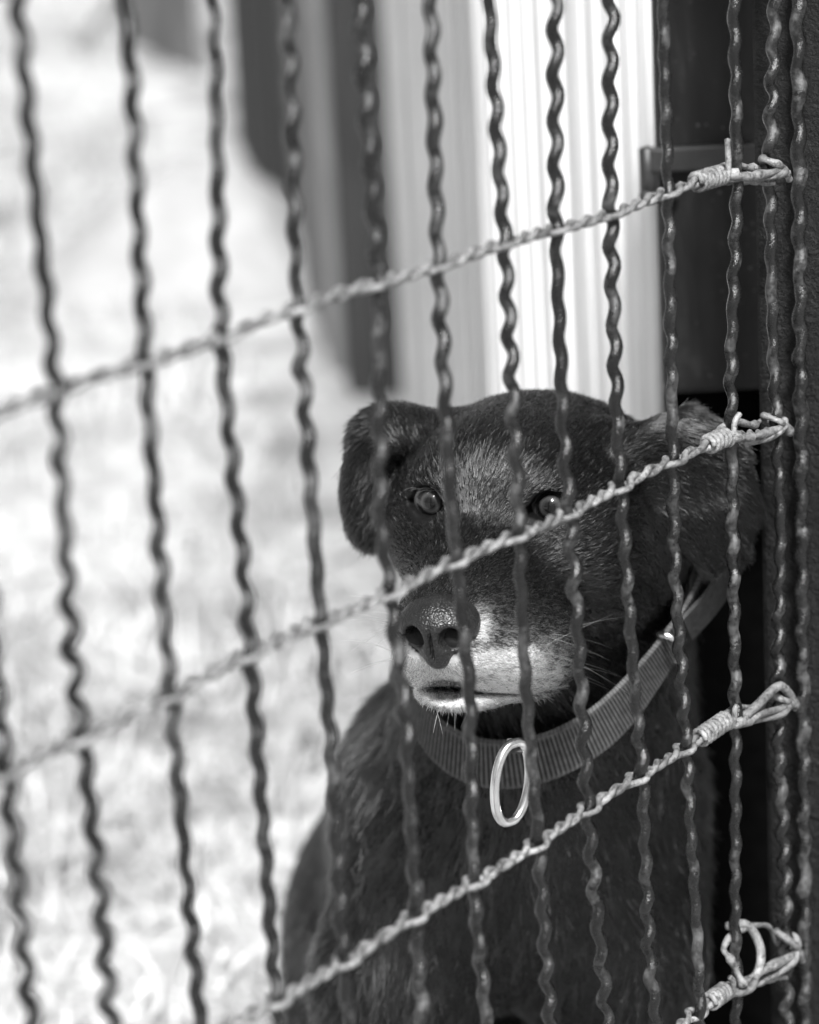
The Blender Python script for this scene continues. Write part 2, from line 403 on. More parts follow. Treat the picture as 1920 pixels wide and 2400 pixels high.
def build_fence():
    root = empty('wire_fence')
    for i in sorted(WS):
        rs = np.random.default_rng(100 + i)
        z = np.arange(.05, 1.20, .0022)
        s = np.array([wire_s(i, zz) for zz in z])
        per = .0192 * (1 + .03 * rs.normal()); ph = rs.uniform(0, 6.28)
        wob = np.cumsum(rs.normal(0, .03, len(z)))
        th = rs.uniform(-.25, .3) + .2 * np.sin(z * 9 + ph)          # direction in which the wire is crimped
        if i in (10, 11, 6): th = th * .5 - .40
        amp = .0014 * (1 + .38 * np.interp(z, np.linspace(0, 1.3, 46), rs.normal(size=46))) * (.85 + .3 * rs.random())
        amp = np.clip(amp, .0006, .0023)
        w = np.sin(2 * np.pi * z / per + ph + wob)
        P = FP[None] + FD[None] * (s + amp * w * np.cos(th))[:, None] + FN[None] * (amp * w * np.sin(th) + .8 * amp * np.cos(2 * np.pi * z / per + ph + wob))[:, None]
        P[:, 2] = z
        P += FD[None] * (.0012 * np.interp(z, np.linspace(0, 1.3, 14), rs.normal(size=14)))[:, None] + FN[None] * (.0015 * np.interp(z, np.linspace(0, 1.3, 14), rs.normal(size=14)))[:, None]
        R = WR * (1 + .05 * np.interp(z, np.linspace(0, 1.3, 160), rs.normal(size=160)))
        V, F = tube(P, R, 10)
        o = link('vertical_wire', quads_to_mesh('vertical_wire', V, F), root, [MW['paint']], True)
    # twisted pairs
    SR = .00168
    for ri, z0 in enumerate(ALLROWS):
        rs = np.random.default_rng(500 + ri)
        ids = [i for i in sorted(WS)]
        cs = [wire_s(i, z0) for i in ids]
        end = wire_s(12, z0) - .004
        s = np.arange(-.645, end, .0011)
        # angle of the pair: a half-integer number of turns between neighbours, at rest at each wire
        theta = np.zeros_like(s); rho = np.full_like(s, SR * .98)
        th0 = 0.0
        kn_s, kn_t = [-.645], [-14.0]
        for a_, b_ in zip(cs[:-1], cs[1:]):
            kn_s += [a_ - .004, a_ + .004]; kn_t += [th0 - .25, th0 + .25]
            th0 += math.pi * (rs.choice([3, 3, 4]) if b_ - a_ > .035 else 2)
        kn_s += [cs[-1] - .004, cs[-1] + .004]; kn_t += [th0 - .25, th0 + .25]
        theta = np.interp(s, kn_s, kn_t)
        for c_ in cs: rho = np.maximum(rho, (WR + SR + .0006) * np.exp(-((s - c_) / .0062) ** 2))
        droop = lambda ss_: -.22 * np.maximum(ss_ - wire_s(11, z0) + .012, 0)
        sag = .0012 * np.sin(s * 14 + ri) + .0008 * np.sin(s * 41 + 2 * ri) + droop(s)
        row = empty('twisted_wire'); row.parent = root
        for k in range(2):
            tt = theta + math.pi * k
            jit = np.interp(s, np.linspace(s[0], s[-1], 90), rs.normal(0, .00022, 90))
            P = FP[None] + FD[None] * s[:, None] + FN[None] * (rho * np.cos(tt) + jit)[:, None]
            P[:, 2] = z0 + sag + rho * .92 * np.sin(tt) + jit
            R = SR * (1 + .10 * np.interp(s, np.linspace(s[0], s[-1], 320), rs.normal(size=320)))
            V, F = tube(P, R, 8)
            link('wire_strand', quads_to_mesh('wire_strand', V, F), row, [MW['galv']], True)
        # the tie at the end by the frame: a tight coil, a snipped tail and loops round the last wires
        sg = lambda ss: np.interp(ss, s, sag)
        e11, e12 = wire_s(11, z0), wire_s(12, z0)
        c0, c1 = e11 - [.036, .03, .037, .028, .040, .031, .034][ri], e11 - [.010, .008, .011, .007, .009, .012, .010][ri]
        turns = [7, 6, 7, 5, 8, 6, 7][ri]
        t = np.linspace(0, 1, turns * 12)
        P = np.array([fp(c0 + (c1 - c0) * u, .0042 * math.cos(u * turns * 6.283), z0 + sg(c0 + (c1 - c0) * u) + .0042 * math.sin(u * turns * 6.283)) for u in t])
        tail = spline([P[-1], fp(c1 + .001, .004, z0 + .007), fp(c1 + rs.uniform(-.004, .006), rs.uniform(.002, .008), z0 + rs.uniform(.008, .018))], 6)
        V, F = tube(np.vstack([P, tail[1:]]), SR * .95, 8)
        link('wire_coil', quads_to_mesh('wire_coil', V, F), row, [MW['galv']], True)
        h = [.012, .011, .011, .013, .010, .028, .012][ri] 
        dz = rs.uniform(-.003, .004, 8)
        loop1 = [fp(c1, .004, z0 - .001), fp(e11 + .004, .0062, z0 + .0005), fp(e11 + .018, .005, z0 + .006 + dz[0]), fp(e12 - .003, .0052, z0 + .010 + dz[1]), fp(e12 + .006, -.001, z0 + .013 + dz[1]), fp(e12 - .002, -.0055, z0 + .016 + dz[2]),
                 fp(e12 - .016, -.004, z0 + h + dz[3]), fp(e11 + .010, -.0045, z0 + h + .004), fp(e11 - .004, -.0055, z0 + h - .004), fp(e11 - .008, .001, z0 + h - .009), fp(e11 - .003, .0055, z0 + .004)]
        loop2 = [fp(e11 - .006, -.0055, z0 - .002), fp(e11 + .006, -.0055, z0 - .004), fp(e11 + .016, .001, z0 - .003 + dz[4]), fp(e12 - .010, .006, z0 + .004 + dz[5]), fp(e12 + .001, .0060, z0 + .012), fp(e12 + .006, .002, z0 + .018 + dz[6]), fp(e12 + .002, -.0055, z0 + .022),
                 fp(e12 - .006, -.002, z0 + .024), fp(e12 - .004, .0058, z0 + .019), fp(e12 + .005, .0045, z0 + .013), fp(e12 + .012, .0035, z0 + .004 + dz[7])]
        for lp in (loop1, loop2):
            Q = spline(lp, 9); Q[:, 2] = z0 + (Q[:, 2] - z0) * (1.0 if ri == 5 else .45) + droop((Q - FP) @ FD)
            V, F = tube(Q, .0021 * (1 + .25 * np.interp(np.linspace(0, 1, len(Q)), np.linspace(0, 1, 30), rs.normal(size=30))), 8)
            link('wire_loop', quads_to_mesh('wire_loop', V, F), row, [MW['galv']], True)
        if ri in (4, 5):      # thicker scrap of wire bundled into the loop
            Q = spline([fp(e11 + .004, .003, z0 + .003), fp(e11 + .016, .005, z0 + .009), fp(e12 - .012, .005, z0 + .017), fp(e12 - .002, .005, z0 + .015), fp(e12 + .009, .006, z0 + .004)], 8) if ri == 4 else \
                spline([fp(e11 + .003, -.004, z0 + .001), fp(e11 + .014, .004, z0 + .006), fp(e11 + .022, .003, z0 + .020), fp(e11 + .019, -.003, z0 + .034), fp(e11 + .002, -.006, z0 + .036)], 8)
            Q[:, 2] += droop((Q - FP) @ FD)
            V, F = tube(Q, .0026, 8)
            link('wire_scrap', quads_to_mesh('wire_scrap', V, F), row, [MW['galv']], True)
    # frame: thick lumpy edge rod and a dark rusty upright, and the far upright out of sight on the other side
    z = np.arange(.02, 1.25, .0025); rs = np.random.default_rng(9)
    s = .368 + .0045 * (z - .7) / .3 + .0012 * np.sin(2 * np.pi * z / .0225)
    P = FP[None] + FD[None] * s[:, None] + FN[None] * (.001 * np.cos(2 * np.pi * z / .0225))[:, None]; P[:, 2] = z
    V, F = tube(P, .0036 * (1 + .12 * np.interp(z, np.linspace(0, 1.3, 220), rs.normal(size=220))), 10)
    link('edge_rod', quads_to_mesh('edge_rod', V, F), root, [MW['paint']], True)
    for sx in (.4005, -.66):
        me = box_mesh('frame_post', .038, .045, 1.3, .003, 2); me.materials.append(MW['rust'])
        o = link('frame_post', me, root); o.location = fp(sx, -.012, -.04); o.rotation_euler = (0, 0, math.pi / 2 - FA)
    me = box_mesh('top_rail', 1.10, .02, .02, .002, 1); me.materials.append(MW['rust'])
    o = link('top_rail', me, root); o.location = fp(-.13, 0, 1.205); o.rotation_euler = (0, 0, math.pi / 2 - FA)
    me = box_mesh('bottom_rail', 1.01, .02, .02, .002, 1); me.materials.append(MW['rust'])
    o = link('bottom_rail', me, root); o.location = fp(-.13, 0, .03); o.rotation_euler = (0, 0, math.pi / 2 - FA)
    tag(root, 'painted fence of crimped upright wires tied by twisted zinc wire', 'fence')
build_fence()

# ------------------------------------------------------------------ dog
RH = np.array([[0.9365, -0.3507, 0.0032], [-0.3507, -0.9364, 0.0123], [0.0013, 0.0126, 0.9999]])
OH = np.array([0.0603, 1.5615, 0.6186]); HS = 1.012
def W(u, v, w): return OH + RH @ (np.array([u, v, w]) / 1000 * HS)
def to_local(P): return ((P - OH) @ RH) * (1000 / HS)     # mm

class Field:
    """signed distance samples on a rectilinear grid, polygonised with surface nets"""
    def __init__(s, ax):
        s.ax = [a.astype(np.float32) for a in ax]; s.D = np.full([len(a) for a in ax], .5, np.float32)
    def block(s, lo, hi):
        sl = [slice(max(np.searchsorted(a, l) - 1, 0), np.searchsorted(a, h) + 1) for a, l, h in zip(s.ax, lo, hi)]
        return tuple(sl), [a[q] for a, q in zip(s.ax, sl)]
    def apply(s, fn, lo, hi, k=.01, op='add', m=.02):
        sl, (x, y, z) = s.block(np.array(lo) - m, np.array(hi) + m)
        if 0 in s.D[sl].shape: return
        d = fn(x[:, None, None], y[None, :, None], z[None, None, :]).astype(np.float32)
        a = s.D[sl]
        if op == 'sub': a = -a
        h = np.maximum(k - np.abs(a - d), 0) / k
        r = np.minimum(a, d) - h * h * k * .25
        s.D[sl] = -r if op == 'sub' else r
    # primitives; xf = None (world metres) or local head frame (mm)
    def _p(s, x, y, z, local):
        if not local: return x, y, z
        x, y, z = x - OH[0], y - OH[1], z - OH[2]; c = 1 / HS
        return tuple((x * RH[0, i] + y * RH[1, i] + z * RH[2, i]) * np.float32(c) for i in range(3))
    def _box(s, pts, r, local):
        pts = np.asarray(pts, float)
        if local: pts = OH + (pts * HS) @ RH.T
        return pts.min(0) - r, pts.max(0) + r
    def ell(s, c, r, k=.01, op='add', local=False, rot=None):
        c, r = np.asarray(c, float), np.asarray(r, float)
        if local: c, r = c / 1000, r / 1000
        if local and k > .5: k /= 1000
        def fn(x, y, z):
            x, y, z = s._p(x, y, z, local); x, y, z = x - c[0], y - c[1], z - c[2]
            if rot is not None:
                x, y, z = [x * rot[0][i] + y * rot[1][i] + z * rot[2][i] for i in range(3)]
            k0 = np.sqrt((x / r[0]) ** 2 + (y / r[1]) ** 2 + (z / r[2]) ** 2) + 1e-6
            k1 = np.sqrt((x / r[0] ** 2) ** 2 + (y / r[1] ** 2) ** 2 + (z / r[2] ** 2) ** 2) + 1e-6
            return k0 * (k0 - 1) / k1
        lo, hi = s._box([c], r.max(), local); s.apply(fn, lo, hi, k, op)
    def cone(s, a, b, ra, rb, k=.01, op='add', local=False, sc=(1, 1, 1)):
        a, b = np.asarray(a, float), np.asarray(b, float)
        if local: a, b, ra, rb, k = a / 1000, b / 1000, ra / 1000, rb / 1000, k / 1000
        sc = np.asarray(sc, float); A, B = a / sc, b / sc; ba = B - A; L2 = ba @ ba
        def fn(x, y, z):
            x, y, z = s._p(x, y, z, local); x, y, z = x / sc[0] - A[0], y / sc[1] - A[1], z / sc[2] - A[2]
            t = np.clip((x * ba[0] + y * ba[1] + z * ba[2]) / L2, 0, 1)
            return (np.sqrt((x - t * ba[0]) ** 2 + (y - t * ba[1]) ** 2 + (z - t * ba[2]) ** 2) - (ra + (rb - ra) * t)) * sc.min()
        lo, hi = s._box([a, b], max(ra, rb) * sc.max(), local); s.apply(fn, lo, hi, k, op)
    def tri(s, a, b, c, r, k=4, local=True):
        """rounded triangle slab (head frame, mm)"""
        a, b, c = [np.asarray(q, float) / 1000 for q in (a, b, c)]; r /= 1000; k /= 1000
        ba, cb, ac = b - a, c - b, a - c; nn = np.cross(ba, ac)
        def fn(x, y, z):
            p = np.stack(np.broadcast_arrays(*s._p(x, y, z, local)), -1)
            pa, pb, pc = p - a, p - b, p - c
            e = []
            for edge, q in ((ba, pa), (cb, pb), (ac, pc)):
                t = np.clip(q @ edge / (edge @ edge), 0, 1); e.append(((q - t[..., None] * edge) ** 2).sum(-1))
            ins = (np.sign(pa @ np.cross(ba, nn)) + np.sign(pb @ np.cross(cb, nn)) + np.sign(pc @ np.cross(ac, nn))) >= 2
            d2 = np.where(ins, (pa @ nn) ** 2 / (nn @ nn), np.minimum(np.minimum(e[0], e[1]), e[2]))
            return np.sqrt(d2) - r
        lo, hi = s._box([a, b, c], r, local); s.apply(fn, lo, hi, k, 'add', m=.012)
    def mesh(s):
        D = s.D; S = D < 0; nx, ny, nz = D.shape; cs = (nx - 1, ny - 1, nz - 1)
        acc = {}
        cid_all, pos_all = [], []; quads = []
        for axis in range(3):
            lo = [slice(None)] * 3; hi = [slice(None)] * 3; lo[axis] = slice(0, -1); hi[axis] = slice(1, None)
            cr = S[tuple(lo)] != S[tuple(hi)]
            I = np.argwhere(cr); J = I.copy(); J[:, axis] += 1
            d0, d1 = D[tuple(I.T)], D[tuple(J.T)]; t = d0 / (d0 - d1)
            P = np.stack([s.ax[q][I[:, q]] for q in range(3)], -1).astype(float)
            P[:, axis] += t * (s.ax[axis][J[:, axis]] - s.ax[axis][I[:, axis]])
            o1, o2 = [(1, 2), (2, 0), (0, 1)][axis]
            cells = []
            for da, db in ((0, 0), (1, 0), (1, 1), (0, 1)):
                K = I.copy(); K[:, o1] -= da; K[:, o2] -= db
                ok = ((K >= 0) & (K < np.array(cs))).all(1)
                cid = np.where(ok, np.ravel_multi_index(np.clip(K, 0, np.array(cs) - 1).T, cs), -1)
                cells.append(cid); cid_all.append(cid[ok]); pos_all.append(P[ok])
            Q = np.stack(cells, -1); ok = (Q >= 0).all(1); Q = Q[ok]; flip = ~(d0[ok] < 0)
            Q[flip] = Q[flip][:, ::-1]
            quads.append(Q[:, ::-1])
        cid = np.concatenate(cid_all); pos = np.concatenate(pos_all); Q = np.concatenate(quads)
        u, inv = np.unique(cid, return_inverse=True)
        cnt = np.bincount(inv).astype(float)
        V = np.stack([np.bincount(inv, pos[:, q]) / cnt for q in range(3)], -1)
        F = np.searchsorted(u, Q)
        return V, F

def axis(segs):
    out = [np.arange(a, b, st) for a, b, st in segs]
    return np.concatenate(out)

DB = {}
# side, centre (head frame, mm), direction the lids open to
EYES = ((-1, (-32.5, 39.5, 3.0), (-.04, .98, .12)), (1, (33, 37.5, 3.0), (.20, .96, .10)))
def dog_surface():
    f = Field([axis([(-.26, -.102, .006), (-.102, .222, .0015), (.222, .27, .006)]),
               axis([(1.34, 1.375, .006), (1.375, 1.70, .0015), (1.70, 2.52, .007)]),
               axis([(-.03, .485, .006), (.485, .70, .0015)])])
    E = lambda c, r, k=14, op='add', rot=None: f.ell(c, r, k / 1000, op, True, rot)
    K = lambda a, b, ra, rb, k=14, op='add', sc=(1, 1, 1): f.cone(a, b, ra, rb, k, op, True, sc)
    # --- trunk and legs (world metres)
    neckA = W(0, -42, -28)
    f.cone(neckA, (.076, 1.635, .470), .061, .072, .03)
    f.cone((.072, 1.650, .455), (.056, 1.660, .375), .074, .088, .04)
    f.ell((.054, 1.632, .372), (.078, .072, .088), .04)
    f.cone(W(32, -58, -34), (.108, 1.715, .455), .050, .056, .04)           # nape
    f.cone((.100, 1.79, .405), (.052, 1.72, .37), .078, .10, .05)          # withers
    f.cone((.054, 1.73, .345), (.020, 2.03, .180), .102, .108, .05)        # ribcage to loin
    f.ell((.024, 2.05, .14), (.106, .13, .125), .05)                       # rump
    f.cone((-.006, 1.645, .370), (-.026, 1.612, .295), .046, .046, .04)     # shoulders
    f.cone((.122, 1.665, .395), (.116, 1.62, .305), .048, .048, .04)
    for x0, y0, x1 in ((-.022, 1.60, -.020), (.108, 1.61, .100)):           # forelegs
        f.cone((x0, y0 + .02, .30), (x1, y0 + .005, .165), .044, .030, .03)
        f.cone((x1, y0 + .005, .165), (x1, y0 - .012, .05), .028, .022, .02)
        f.ell((x1, y0 - .035, .022), (.032, .050, .024), .02)
        for q in (-1.5, -.5, .5, 1.5): f.ell((x1 + q * .013, y0 - .074 + abs(q) * .006, .016), (.0095, .016, .014), .006)
    for sx in (-1, 1):                                                      # folded hind legs
        cx = .026 + sx * .080
        f.ell((cx + sx * .006, 1.955, .140), (.052, .115, .105), .04)
        f.cone((cx, 1.885, .150), (cx + sx * .008, 2.02, .045), .045, .026, .03)
        f.cone((cx + sx * .008, 2.03, .035), (cx + sx * .010, 1.87, .022), .024, .023, .02)
        f.ell((cx + sx * .010, 1.845, .020), (.032, .042, .022), .02)
        for q in (-1.5, -.5, .5, 1.5): f.ell((cx + sx * .010 + q * .013, 1.806 + abs(q) * .006, .015), (.0095, .015, .013), .006)
    Pt = spline([(.0, 2.15, .07), (-.02, 2.24, .03), (-.02, 2.36, .025), (-.04, 2.46, .022)], 6)   # tail
    for q in range(len(Pt) - 1): f.cone(Pt[q], Pt[q + 1], .030 - .0009 * q, .030 - .0009 * (q + 1), .02)
    # --- head (local millimetres)
    E((0, -22, -1), (63, 70, 47.5), 20)
    E((0, 24, 11), (47, 38, 29), 24)
    for sx in (-1, 1):
        E((sx * 44, 2, -22), (27, 46, 38), 22)
        E((sx * 40, -30, -40), (34, 44, 44), 26)
        E((sx * 33, 34, -22), (22, 26, 20), 18)
    K((0, 38, -23), (0, 116, -46), 38, 27, 16, sc=(1.0, 1, .86))
    for sx in (-1, 1):
        q = 1.0 if sx > 0 else .82
        E((sx * 17 * q, 104, -55), (18 * q, 31, 21), 12)
        E((sx * 27 * q, 80, -63), (21 * q, 40, 28), 16)
        E((sx * 33 * q, 60, -70), (17, 30, 24), 16)
    K((0, 12, -76), (0, 94, -84), 34, 15, 14, sc=(1.15, 1, .75))
    E((0, 108, -83), (22, 19, 7.5), 8)
    for sx in (-1, 1): E((sx * 25, 40, 15), (16, 11, 8), 12)
    # lids, eyeballs sit inside
    for sx, c, dl in EYES:
        c = np.array(c)
        E(c, (15.2, 15.0, 14.6), 6)
    for sx, c, dl in EYES:
        c = np.array(c); dirv = norm(np.array(dl)); up = np.array([0, -.04, 1.]); up = norm(up - dirv * (up @ dirv)); sd = np.cross(dirv, up)
        rot = np.stack([sd, dirv, up], 1)
        E(c + dirv * 15 + up * .8, (10.8, 13, 8.5), 1.6, 'sub', rot)
        for q in (-1, 1): E(c + dirv * 14 + sd * q * 8.5 - up * 1.2, (6.0, 11, 3.2), 1.6, 'sub', rot)
    # mouth: a slit between the lips, open a little at the front
    ca, sa = math.cos(.27), math.sin(.27); tilt = np.array([[1, 0, 0], [0, ca, -sa], [0, sa, ca]])
    E((0, 101, -83.5), (38, 34, 1.3), 3, 'sub', tilt)
    E((-4, 128, -78), (10, 20, 5.2), 4, 'sub')
    for sx in (-1, 1): K((sx * 36, 90, -86.5), (sx * 46, 58, -94), 2.6, 2.0, 4, 'sub')
    E((0, 150, -52), (2.2, 18, 16), 3, 'sub')                                # philtrum
    # ears: folded leather
    T = lambda a, b, c, r=4, k=6: f.tri(a, b, c, r, k)
    K((-46, -12, 24), (-68, -14, 27), 15, 12, 14)
    T((-50, 12, 28), (-60, -40, 26), (-80, -14, 32), 7)
    E((-76, -12, 27), (20, 24, 12), 12); E((-88, -8, 8), (13, 22, 26), 12); E((-89, 0, -12), (12.5, 19, 22), 12); E((-84, 4, -26), (11, 13, 13), 10)
    ra, rb = (58, 2, 22), (62, -48, 20)
    K((44, -14, 20), (72, -24, 24), 15, 9, 14)
    rc, rd, re_, rf, rg, rh = (90, -32, 33), (113, -42, 14), (120, -46, -18), (112, -44, -42), (96, -34, -50), (80, -24, -16)
    E((88, -34, 28), (22, 14, 9), 10); E((78, -8, 2), (9, 12, 15), 6, 'sub'); T(ra, rb, rc, 5); T(rb, rc, rd, 4); T(ra, rc, rh, 4); T(rc, rd, re_, 4.5, 10); T(rc, re_, rh, 3.6, 9); T(rh, re_, rf, 4, 10); T(rh, rf, rg, 3.6, 10); E((112, -47, -14), (9, 7, 28), 9)
    DB['f'] = f
    return f.mesh()

def smooth_normals(V, F):
    n = np.cross(V[F[:, 2]] - V[F[:, 0]], V[F[:, 3]] - V[F[:, 1]])
    N = np.zeros_like(V)
    for q in range(4):
        for c in range(3): N[:, c] += np.bincount(F[:, q], n[:, c], len(V))
    return norm(N)

def ss(a, b, x): t = np.clip((x - a) / (b - a), 0, 1); return t * t * (3 - 2 * t)

def vnoise(P, seed, freq):
    """cheap smooth noise: a sum of sines in random directions"""
    r = np.random.default_rng(seed); out = np.zeros(len(P))
    for _ in range(7):
        d = norm(r.normal(size=3)) * freq * r.uniform(.6, 1.6); out += np.sin(P @ d + r.uniform(0, 6.28))
    return out / 7 * 1.6

def m_skin():
    s = Mat('dog_skin'); v = s.coord(); n = s.noise(v, 400, 3)
    at = s.n('Attribute'); at.attribute_name = 'grey'
    s.set(color=s.mix(s.ramp(n, [(.3, .002), (.7, .005)]), .50, at.outputs['Fac']), rough=.6, spec=.2); s.bump(n, .4, .001); return s.m
def m_nose():
    s = Mat('nose_leather'); v = s.coord(); t = s.n('TexVoronoi', feature='SMOOTH_F1'); t.inputs['Scale'].default_value = 900; s.l(v, t.inputs['Vector'])
    n = s.noise(v, 120, 3)
    s.set(color=s.ramp(n, [(.3, .007), (.7, .016)]), rough=.36, spec=.5); s.bump(t.outputs[0], .8, .0009); return s.m
def m_hair():
    m = bpy.data.materials.new('fur_hair'); m.use_nodes = True; t = m.node_tree; t.nodes.clear()
    o = t.nodes.new('ShaderNodeOutputMaterial'); h = t.nodes.new('ShaderNodeBsdfHairPrincipled'); h.parametrization = 'COLOR'
    a = t.nodes.new('ShaderNodeAttribute'); a.attribute_name = 'shade'
    t.links.new(a.outputs['Fac'], h.inputs['Color']); t.links.new(h.outputs[0], o.inputs[0])
    h.inputs['Roughness'].default_value = .22; h.inputs['Radial Roughness'].default_value = .38
    return m
def m_eye():
    s = Mat('dog_eye'); c = s.n('TexCoord'); sp = s.n('SeparateXYZ'); s.l(c.outputs['Object'], sp.inputs[0])
    x2 = s.math('MULTIPLY', sp.outputs[0], sp.outputs[0]); z2 = s.math('MULTIPLY', sp.outputs[2], sp.outputs[2])
    r = s.math('MULTIPLY', s.math('SQRT', s.math('ADD', x2, z2)), 100.0)   # units of 10 mm
    iris = s.mix(s.ramp(r, [(0, .002), (.28, .002), (.36, .02), (.50, .05), (.60, .022), (.66, .002), (.80, .012), (1, .10)]), s.noise(c.outputs['Object'], 500, 3), .25, 'MULTIPLY')
    s.set(color=iris, rough=.2, spec=.1, coat=.75, coatr=.03)
    return s.m

def hair_object(name, P, rad, shade, mat, parent):
    """P: (n, k, 3) strand points"""
    n, k = P.shape[:2]
    cu = bpy.data.hair_curves.new(name); cu.add_curves([k] * n)
    cu.attributes['position'].data.foreach_set('vector', P.astype(np.float32).ravel())
    a = cu.attributes.get('radius') or cu.attributes.new('radius', 'FLOAT', 'POINT')
    a.data.foreach_set('value', rad.astype(np.float32).ravel())
    a = cu.attributes.new('shade', 'FLOAT', 'CURVE'); a.data.foreach_set('value', shade.astype(np.float32))
    cu.materials.append(mat)
    return link(name, cu, parent)

def grey_map(L):
    u, v, ww = L.T
    hd = ss(-130, -80, ww) * ss(-85, -45, v)
    ww = ww + .27 * np.clip(118 - v, 0, 70)
    g = .95 * ss(96, 118, v) * ss(-46, -60, ww) + .95 * ss(48, 100, v) * ss(-34, -80, ww) * ss(-95, -87, ww)
    g += .20 * ss(30, 105, v) * ss(0, -55, ww)
    g += .75 * np.exp(-(np.linalg.norm((L - np.array([22, 132, -36])) / [6, 12, 12], axis=1)) ** 2)
    g *= 1 - .95 * ss(-88, -95, ww)
    g *= np.where(np.linalg.norm((L - np.array([0, 136, -38])) / [19, 22, 16], axis=1) < 1, 0, 1)
    return np.clip(g, 0, 1) * hd

def fur(V, F, N, parent, mat):
    a = .5 * np.linalg.norm(np.cross(V[F[:, 2]] - V[F[:, 0]], V[F[:, 3]] - V[F[:, 1]]), axis=1)
    C = V[F].mean(1); Lc = to_local(C)
    head = ss(-130, -70, Lc[:, 2]) * ss(-90, -50, Lc[:, 1])
    front = ss(.22, .34, C[:, 2])
    dens = 2.9 * head + (1 - head) * (.16 + .95 * front)
    # bare places: eyes, lids, nose pad, mouth
    for sx in (-1, 1): dens *= np.where(np.linalg.norm((Lc - (sx * 32, 49, 3)) / (14.5, 17, 12.0), axis=1) < 1, 0, 1)
    dens *= np.where(np.linalg.norm((Lc - (0, 142, -38)) / (20, 15, 18), axis=1) < 1, 0, 1)
    n = 300000
    p = a * dens; p /= p.sum()
    fi = RNG.choice(len(F), n, p=p)
    uv = RNG.random((n, 2)); q = F[fi]
    w = np.stack([(1 - uv[:, 0]) * (1 - uv[:, 1]), uv[:, 0] * (1 - uv[:, 1]), uv[:, 0] * uv[:, 1], (1 - uv[:, 0]) * uv[:, 1]], 1)
    P = (V[q] * w[..., None]).sum(1); nn = norm((N[q] * w[..., None]).sum(1))
    L = to_local(P); u, v, ww = L.T
    hd = ss(-130, -80, ww) * ss(-85, -45, v)
    # ---- growth direction
    d1 = L - np.array([0, 150, -34]); d1[:, 2] *= np.where(v > 50, .7, 1.0)
    d1 = norm(d1)
    cheek = ss(40, 0, v) * ss(10, -30, ww)
    d1 += cheek[:, None] * np.array([0, -.2, -.55])
    ear = (np.abs(u) > 72) & (v < 30) & (ww > -70)
    ew = (ss(62, 86, np.abs(u)) * ss(40, 20, v) * ss(-80, -60, ww))[:, None]
    el_ = norm(np.stack([np.sign(u) * .45, np.full(n, -.25), np.full(n, -.85)], 1))
    er_ = norm(np.stack([np.full(n, .75), np.full(n, -.1), -.45 - .014 * (15 - ww)], 1))
    d1 = norm(d1) * (1 - ew) + np.where((u > 0)[:, None], er_, el_) * ew
    d1 = norm(d1) @ RH.T
    body = np.array([0.0, .10, -.95])[None] + np.stack([.9 * (P[:, 0] - .045) / .12, np.zeros(n), np.zeros(n)], 1) * .35
    dr = d1 * hd[:, None] + body * (1 - hd)[:, None]
    sw = np.stack([vnoise(P, s_, 34) for s_ in (1, 2, 3)], 1)
    cell = np.where(hd > .5, .0022, .0090)
    ck = np.floor((P + .0012 * np.stack([vnoise(P, s_, 900) for s_ in (7, 8, 9)], 1)) / cell[:, None]).astype(np.int64)
    key = (ck[:, 0] * 73856093) ^ (ck[:, 1] * 19349663) ^ (ck[:, 2] * 83492791)
    _, inv = np.unique(key, return_inverse=True); nc = inv.max() + 1
    cnt = np.bincount(inv, minlength=nc)
    ccen = np.stack([np.bincount(inv, P[:, q], nc) / cnt for q in range(3)], 1)[inv]
    crnd = RNG.normal(size=(nc, 4))[inv]
    fine = np.stack([vnoise(P, s_, 700) for s_ in (4, 5, 6)], 1) * .6 + crnd[:, :3] * .8
    dr = norm(dr) + (.14 + .42 * (1 - hd))[:, None] * sw + (.10 + .15 * (1 - hd))[:, None] * fine + RNG.normal(0, .06, (n, 3))
    dr = norm(dr - nn * (dr * nn).sum(1, keepdims=True))
    # ---- length, lift, thickness, shade
    ln = .0064 * hd + .0210 * (1 - hd)
    ln *= 1 - .52 * ss(60, 105, v) * hd
    ln *= 1 - .82 * np.exp(-(np.linalg.norm(L[:, None] * [1, 1, 1] - np.array([[-33, 46, 1.5], [33, 46, 1.5]]), axis=2).min(1) / 24) ** 4)
    ln = ln * (1 - ew[:, 0]) + .0085 * ew[:, 0]
    chin = hd * ss(-62, -80, ww) * ss(40, 80, v); ln *= 1 + .5 * chin
    ln *= RNG.uniform(.7, 1.25, n)
    lift = .17 + .07 * RNG.normal(size=n) + (.09 + .07 * (1 - hd)) * crnd[:, 3]
    lift = np.clip(lift * (1 - .4 * ew[:, 0]), .04, .6)
    k = 5; t = np.linspace(0, 1, k)
    bend = RNG.normal(0, .12, (n, 3))
    pts = P[:, None] + ln[:, None, None] * (t[None, :, None] * dr[:, None] + (t * (1 - .45 * t))[None, :, None] * (lift[:, None] * nn)[:, None] + (t ** 2)[None, :, None] * bend[:, None])
    clump = np.where(hd > .5, .45, .62) * RNG.uniform(.5, 1, n)
    pts += (t ** 1.5)[None, :, None] * ((ccen - P) * clump[:, None])[:, None]
    pts -= nn[:, None] * .0006
    rr = np.where(hd > .5, .00015, .00020) * RNG.uniform(.7, 1.3, n)
    rad = rr[:, None] * np.array([1, .95, .8, .55, .15])[None]
    shade = np.clip(.0075 * np.exp(.55 * RNG.normal(size=n) + .45 * crnd[:, 0]), .003, .12)
    g = grey_map(L)
    g += .04 * hd * np.exp(-(np.linalg.norm((L[:, None] - np.array([[-24, 50, 22], [24, 50, 22]])) / [7, 14, 8], axis=2).min(1)) ** 2)
    g = np.clip(g + (.34 * fine[:, 1] + .35 * vnoise(P, 21, 420)) * ss(.05, .3, g) * ss(1.2, .8, g), 0, 1)
